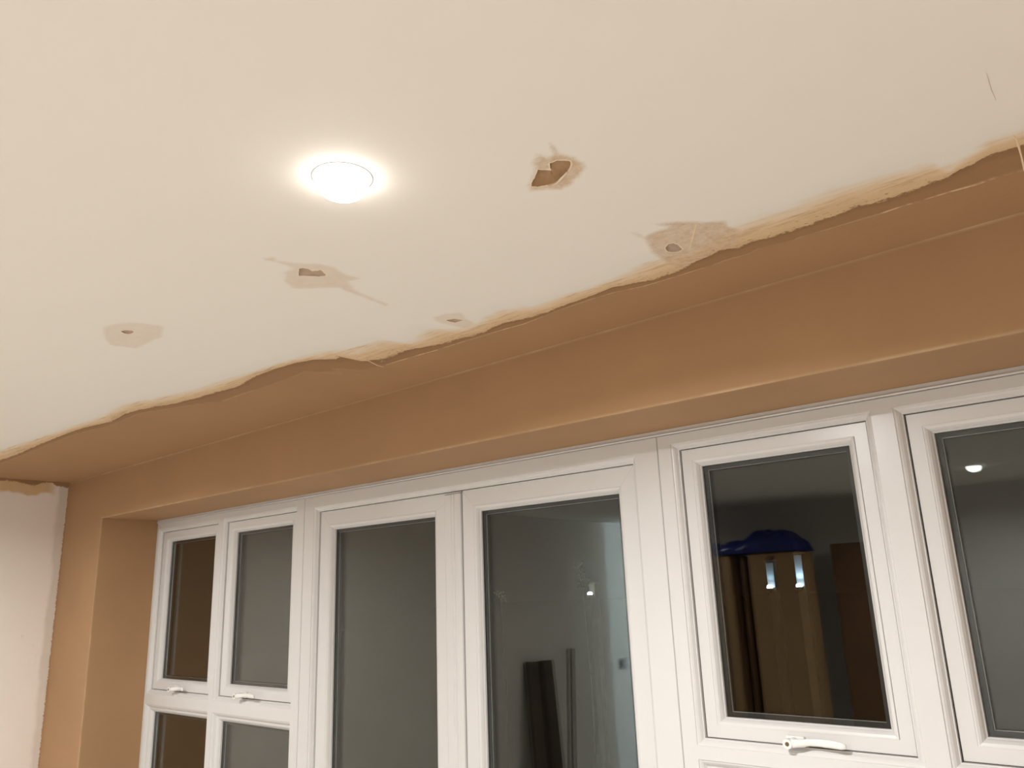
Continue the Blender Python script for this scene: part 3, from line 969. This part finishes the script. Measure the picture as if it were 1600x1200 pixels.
def box_thing(name, x0, x1, y0, y1, z1, mat, label, cat, group=None):
    e = tag(empty(name, ((x0 + x1) / 2, (y0 + y1) / 2, 0)), label, cat, group)
    cx, cy = (x0 + x1) / 2, (y0 + y1) / 2
    bevel(MB().box(x0 - cx, x1 - cx, y0 - cy, y1 - cy, 0, z1).build('carton', mat, e), 0.006, 2)
    # closed top flaps and a tape seam
    t_ = 0.004
    MB().box(x0 - cx + 0.004, x1 - cx - 0.004, y0 - cy + 0.004, -0.003, z1 + 0.0003, z1 + t_).build('flap', mat, e)
    MB().box(x0 - cx + 0.004, x1 - cx - 0.004, 0.003, y1 - cy - 0.004, z1 + 0.0003, z1 + t_).build('flap', mat, e)
    MB().box(-0.025, 0.025, y1 - cy + 0.0002, y1 - cy + 0.0012, z1 - 0.25, z1 - 0.02).build('tape', MAT_CARD_DARK, e)
    return e


box_thing('cardboard_box', -3.25, -2.70, -2.24, -1.90, 1.985, MAT_CARD, 'tall brown cardboard box under the left half of the blue sheet', 'box', 'tall cartons at the back of the room')
box_thing('cardboard_box', -2.545, -2.184, -2.24, -1.90, 1.985, MAT_CARD, 'tall brown cardboard box under the right end of the blue sheet', 'box', 'tall cartons at the back of the room')
box_thing('cardboard_box', -2.03, -1.70, -2.52, -2.18, 2.03, MAT_CARD_DARK, 'tall dark brown cardboard box standing right of the blue sheet', 'box', 'tall cartons at the back of the room')
for k, (x, w) in enumerate(((-2.675, 0.028), (-2.615, 0.030))):
    e = tag(empty('upright_board', (x, -2.05, 0)), ('brown board standing between the two covered boxes, the left one', 'brown board standing between the two covered boxes, the right one')[k], 'board', 'boards between the boxes')
    bevel(MB().box(-w / 2, w / 2, -0.15, 0.105, 0, 1.975).build('board', MAT_CARD_DARK, e), 0.003)

# crumpled blue sheet lying over the boxes
nx, ny = 46, 16
v, f = [], []
for i in range(nx + 1):
    for j in range(ny + 1):
        x = -3.27 + 1.10 * i / nx; y = -2.27 + 0.385 * j / ny
        s = i / nx
        h = 0.045 + 0.075 * max(0, min(1, (s - 0.3) / 0.45)) + 0.028 * math.sin(s * 9 + j * 0.35) * math.sin(j * 0.5) + 0.016 * math.sin(i * 1.1 + j * 0.9)
        h += 0.028 * math.exp(-((s - 0.70) / 0.05) ** 2)
        edge = min(1, (nx - i) / 4) ** 0.5 * min(1, i / 3) ** 0.5 * min(1, (ny - j) / 2) ** 0.5 * min(1, j / 2) ** 0.5
        v.append((x, y, 1.993 + h * edge + 0.002 * random.random()))
top = len(v)
f = [(i * (ny + 1) + j, (i + 1) * (ny + 1) + j, (i + 1) * (ny + 1) + j + 1, i * (ny + 1) + j + 1) for i in range(nx) for j in range(ny)]
sh = link_mesh('blue_sheet', v, f, MAT_BLUE, None, True)
sm = sh.modifiers.new('thickness', 'SOLIDIFY'); sm.thickness = 0.002; sm.offset = 1
tag(sh, 'crumpled dark blue plastic sheet lying on top of the tall cardboard boxes', 'sheet')


def plank(y_foot, y_top, w, t_, length, label, lean=0.12, mat=None):
    """length of timber leaning against the left wall"""
    e = tag(empty('timber_plank', (XL + 0.02 + lean, y_foot, 0.0)), label, 'plank', 'timbers leaning on the left wall')
    a = Vector((0, 0, 0.003)); b_ = Vector((-lean + 0.004, y_top - y_foot, length))
    d = (b_ - a).normalized()
    sy = Vector((0, 1, 0)); sx = sy.cross(d).normalized(); sy = d.cross(sx).normalized()
    c = lambda p, i, j: p + sx * (t_ * i) + sy * (w / 2 * j)
    vv = [c(p, i, j) for p in (a, b_) for i, j in ((0, -1), (1, -1), (1, 1), (0, 1))]
    bevel(link_mesh('plank', vv, [(0, 1, 2, 3), (4, 7, 6, 5), (0, 4, 5, 1), (1, 5, 6, 2), (2, 6, 7, 3), (3, 7, 4, 0)], mat or MAT_WOOD, e), 0.003)
    return e


plank(-1.31, -1.40, 0.16, 0.030, 1.225, 'wide dark weathered timber board leaning on the wall, left of the narrow ones', 0.16)
plank(-1.45, -1.53, 0.06, 0.045, 1.222, 'dark timber batten leaning on the wall against the wide board', 0.17)
plank(-1.56, -1.62, 0.08, 0.030, 1.22, 'dark board leaning on the wall, rightmost of the close bundle', 0.15)
plank(-1.375, -1.915, 0.016, 0.016, 1.29, 'thin dark batten slanting on the wall across the bundle, left of two', 0.34)
plank(-1.435, -1.975, 0.016, 0.016, 1.285, 'thin dark batten slanting on the wall across the bundle, right of two', 0.34)

# steel light switch on the hall wall, just behind the opening
e = tag(empty('light_switch', (XL, -2.785, Z0 - 0.69)), 'brushed steel light switch with black rocker on the brightly lit white wall', 'switch')
bevel(MB().box(0.0005, 0.007, -0.073, 0.073, -0.050, 0.050).build('switch_plate', MAT_STEEL, e), 0.002)
for y in (0.030,):
    bevel(MB().box(0.0072, 0.0115, y - 0.020, y + 0.020, -0.034, 0.034).build('rocker', MAT_BLACK, e), 0.0015)

# ---------------------------------------------------------------- the garden at night, beyond the glass
MAT_LIT_POST = plain('pale_lit_post', (0.40, 0.42, 0.45, 1), 0.8, vary=0.15, scale=10)  # paler than the post itself, standing in for lamplight on it
MAT_LEAF = plain('garden_leaves', (0.10, 0.14, 0.06, 1), 0.6, vary=0.3, scale=12)
MAT_GROUND = plain('dark_garden_ground', (0.010, 0.010, 0.008, 1), 0.95, vary=0.3, scale=2)
MAT_GLOW = emission('garden_light_lens', (0.72, 0.90, 1.0, 1), 10.0)
_g = MAT_GROUND.node_tree.nodes['Principled BSDF']; _g.inputs['Specular IOR Level'].default_value = 0.0
gr = link_mesh('ground', [(-14, YO + 0.04, -0.08), (8, YO + 0.04, -0.08), (60, 120, -0.08), (-120, 120, -0.08)], [(0, 1, 2, 3)], MAT_GROUND)
tag(gr, 'dark garden ground outside the windows', kind='structure')


def garden_light(x, z, power, top, label, post=None, y=7.0):
    e = tag(empty('garden_light', (x, y, -0.08)), label, 'light', 'garden lights beyond the glass')
    zz_ = z + 0.08
    bevel(MB().box(-0.038, 0.038, 0.05, 0.126, 0, zz_ + top).build('post', MAT_WOOD, e), 0.006)
    bevel(MB().box(-0.034, 0.034, 0.040, 0.0495, zz_ - 0.01, zz_ + top - 0.01).build('added_post_board', post or MAT_LIT_POST, e), 0.003)  # board added above the lamp: lit part of the post put into colour
    MB().lathe([(0.055, 0.0), (0.055, 0.012), (0.0, 0.03)], 16, (0, 0.088, zz_ + top)).build('post_cap', MAT_WOOD, e)
    MB().lathe([(0.018, -0.05), (0.036, -0.03), (0.036, -0.014), (0.0, -0.014)], 20, (0, 0, zz_), cap0=True).build('lamp_body', MAT_BLACK, e)
    MB().box(-0.012, 0.012, 0.02, 0.052, zz_ - 0.045, zz_ - 0.025).build('bracket', MAT_BLACK, e)
    MB().lathe([(0.0, -0.013), (0.026, -0.013), (0.026, 0.002), (0.020, 0.011), (0.010, 0.015), (0.001, 0.016)], 20, (0, 0, zz_)).build('lamp_lens', MAT_GLOW, e, True)
    ld = bpy.data.lights.new('garden_glow', 'SPOT')
    ld.energy = power; ld.color = (0.55, 0.80, 1.0); ld.shadow_soft_size = 0.02; ld.spot_size = math.radians(140); ld.spot_blend = 0.6
    lo = bpy.data.objects.new('glow', ld); COL.objects.link(lo); lo.location = (0, -0.01, zz_ + 0.03); lo.rotation_euler = (math.pi, 0, 0); lo.parent = e


garden_light(-4.932, 1.735, 0.3, 0.10, 'small bright garden light on a post with leaves above, seen through the right door', MAT_WOOD)
garden_light(-2.964, 1.742, 0.45, 0.22, 'garden light on a post with added pale board, the dimmer of the close pair')
garden_light(-2.697, 1.745, 1.3, 0.27, 'brightest garden light, on the rightmost post of the close pair, pale board added')


def climber(x, y, z0, z1, n, spread, label):
    v, f = [], []
    for k in range(n):
        s = random.random()
        c = Vector((x + random.gauss(0, spread), y + random.gauss(0, 0.03), z0 + (z1 - z0) * s))
        a = Vector((random.uniform(-1, 1), random.uniform(-1, 0.2), random.uniform(-1, 1))).normalized()
        b_ = a.orthogonal().normalized()
        l, w = random.uniform(0.012, 0.026), random.uniform(0.006, 0.011)
        m = len(v)
        nrm = a.cross(b_) * 0.004
        v += [c - a * l, c + b_ * w + nrm, c + a * l, c - b_ * w + nrm, c - nrm]
        f += [(m, m + 1, m + 4), (m + 1, m + 2, m + 4), (m + 2, m + 3, m + 4), (m + 3, m, m + 4)]
    e = tag(empty('climbing_plant', (x, y + 0.05, -0.08)), label, 'plant')
    v = [Vector(p) - Vector((x, y + 0.05, -0.08)) for p in v]
    lo = link_mesh('foliage', v, f, MAT_LEAF, e); lo['kind'] = 'stuff'
    MB().tube([(0, 0, 0), (0.02, -0.02, z0 * 0.5), (-0.015, -0.03, z0 + 0.06), (0.01, -0.04, z1 + 0.06)], [0.004, 0.0035, 0.003, 0.002], 8).build('stem', MAT_WOOD, e)


climber(-4.92, 6.86, 1.79, 2.06, 40, 0.035, 'sparse climbing plant lit from below by the garden light')
climber(-6.063, 6.86, 1.68, 1.80, 16, 0.05, 'dim leafy plant glinting behind the left edge of the right door')
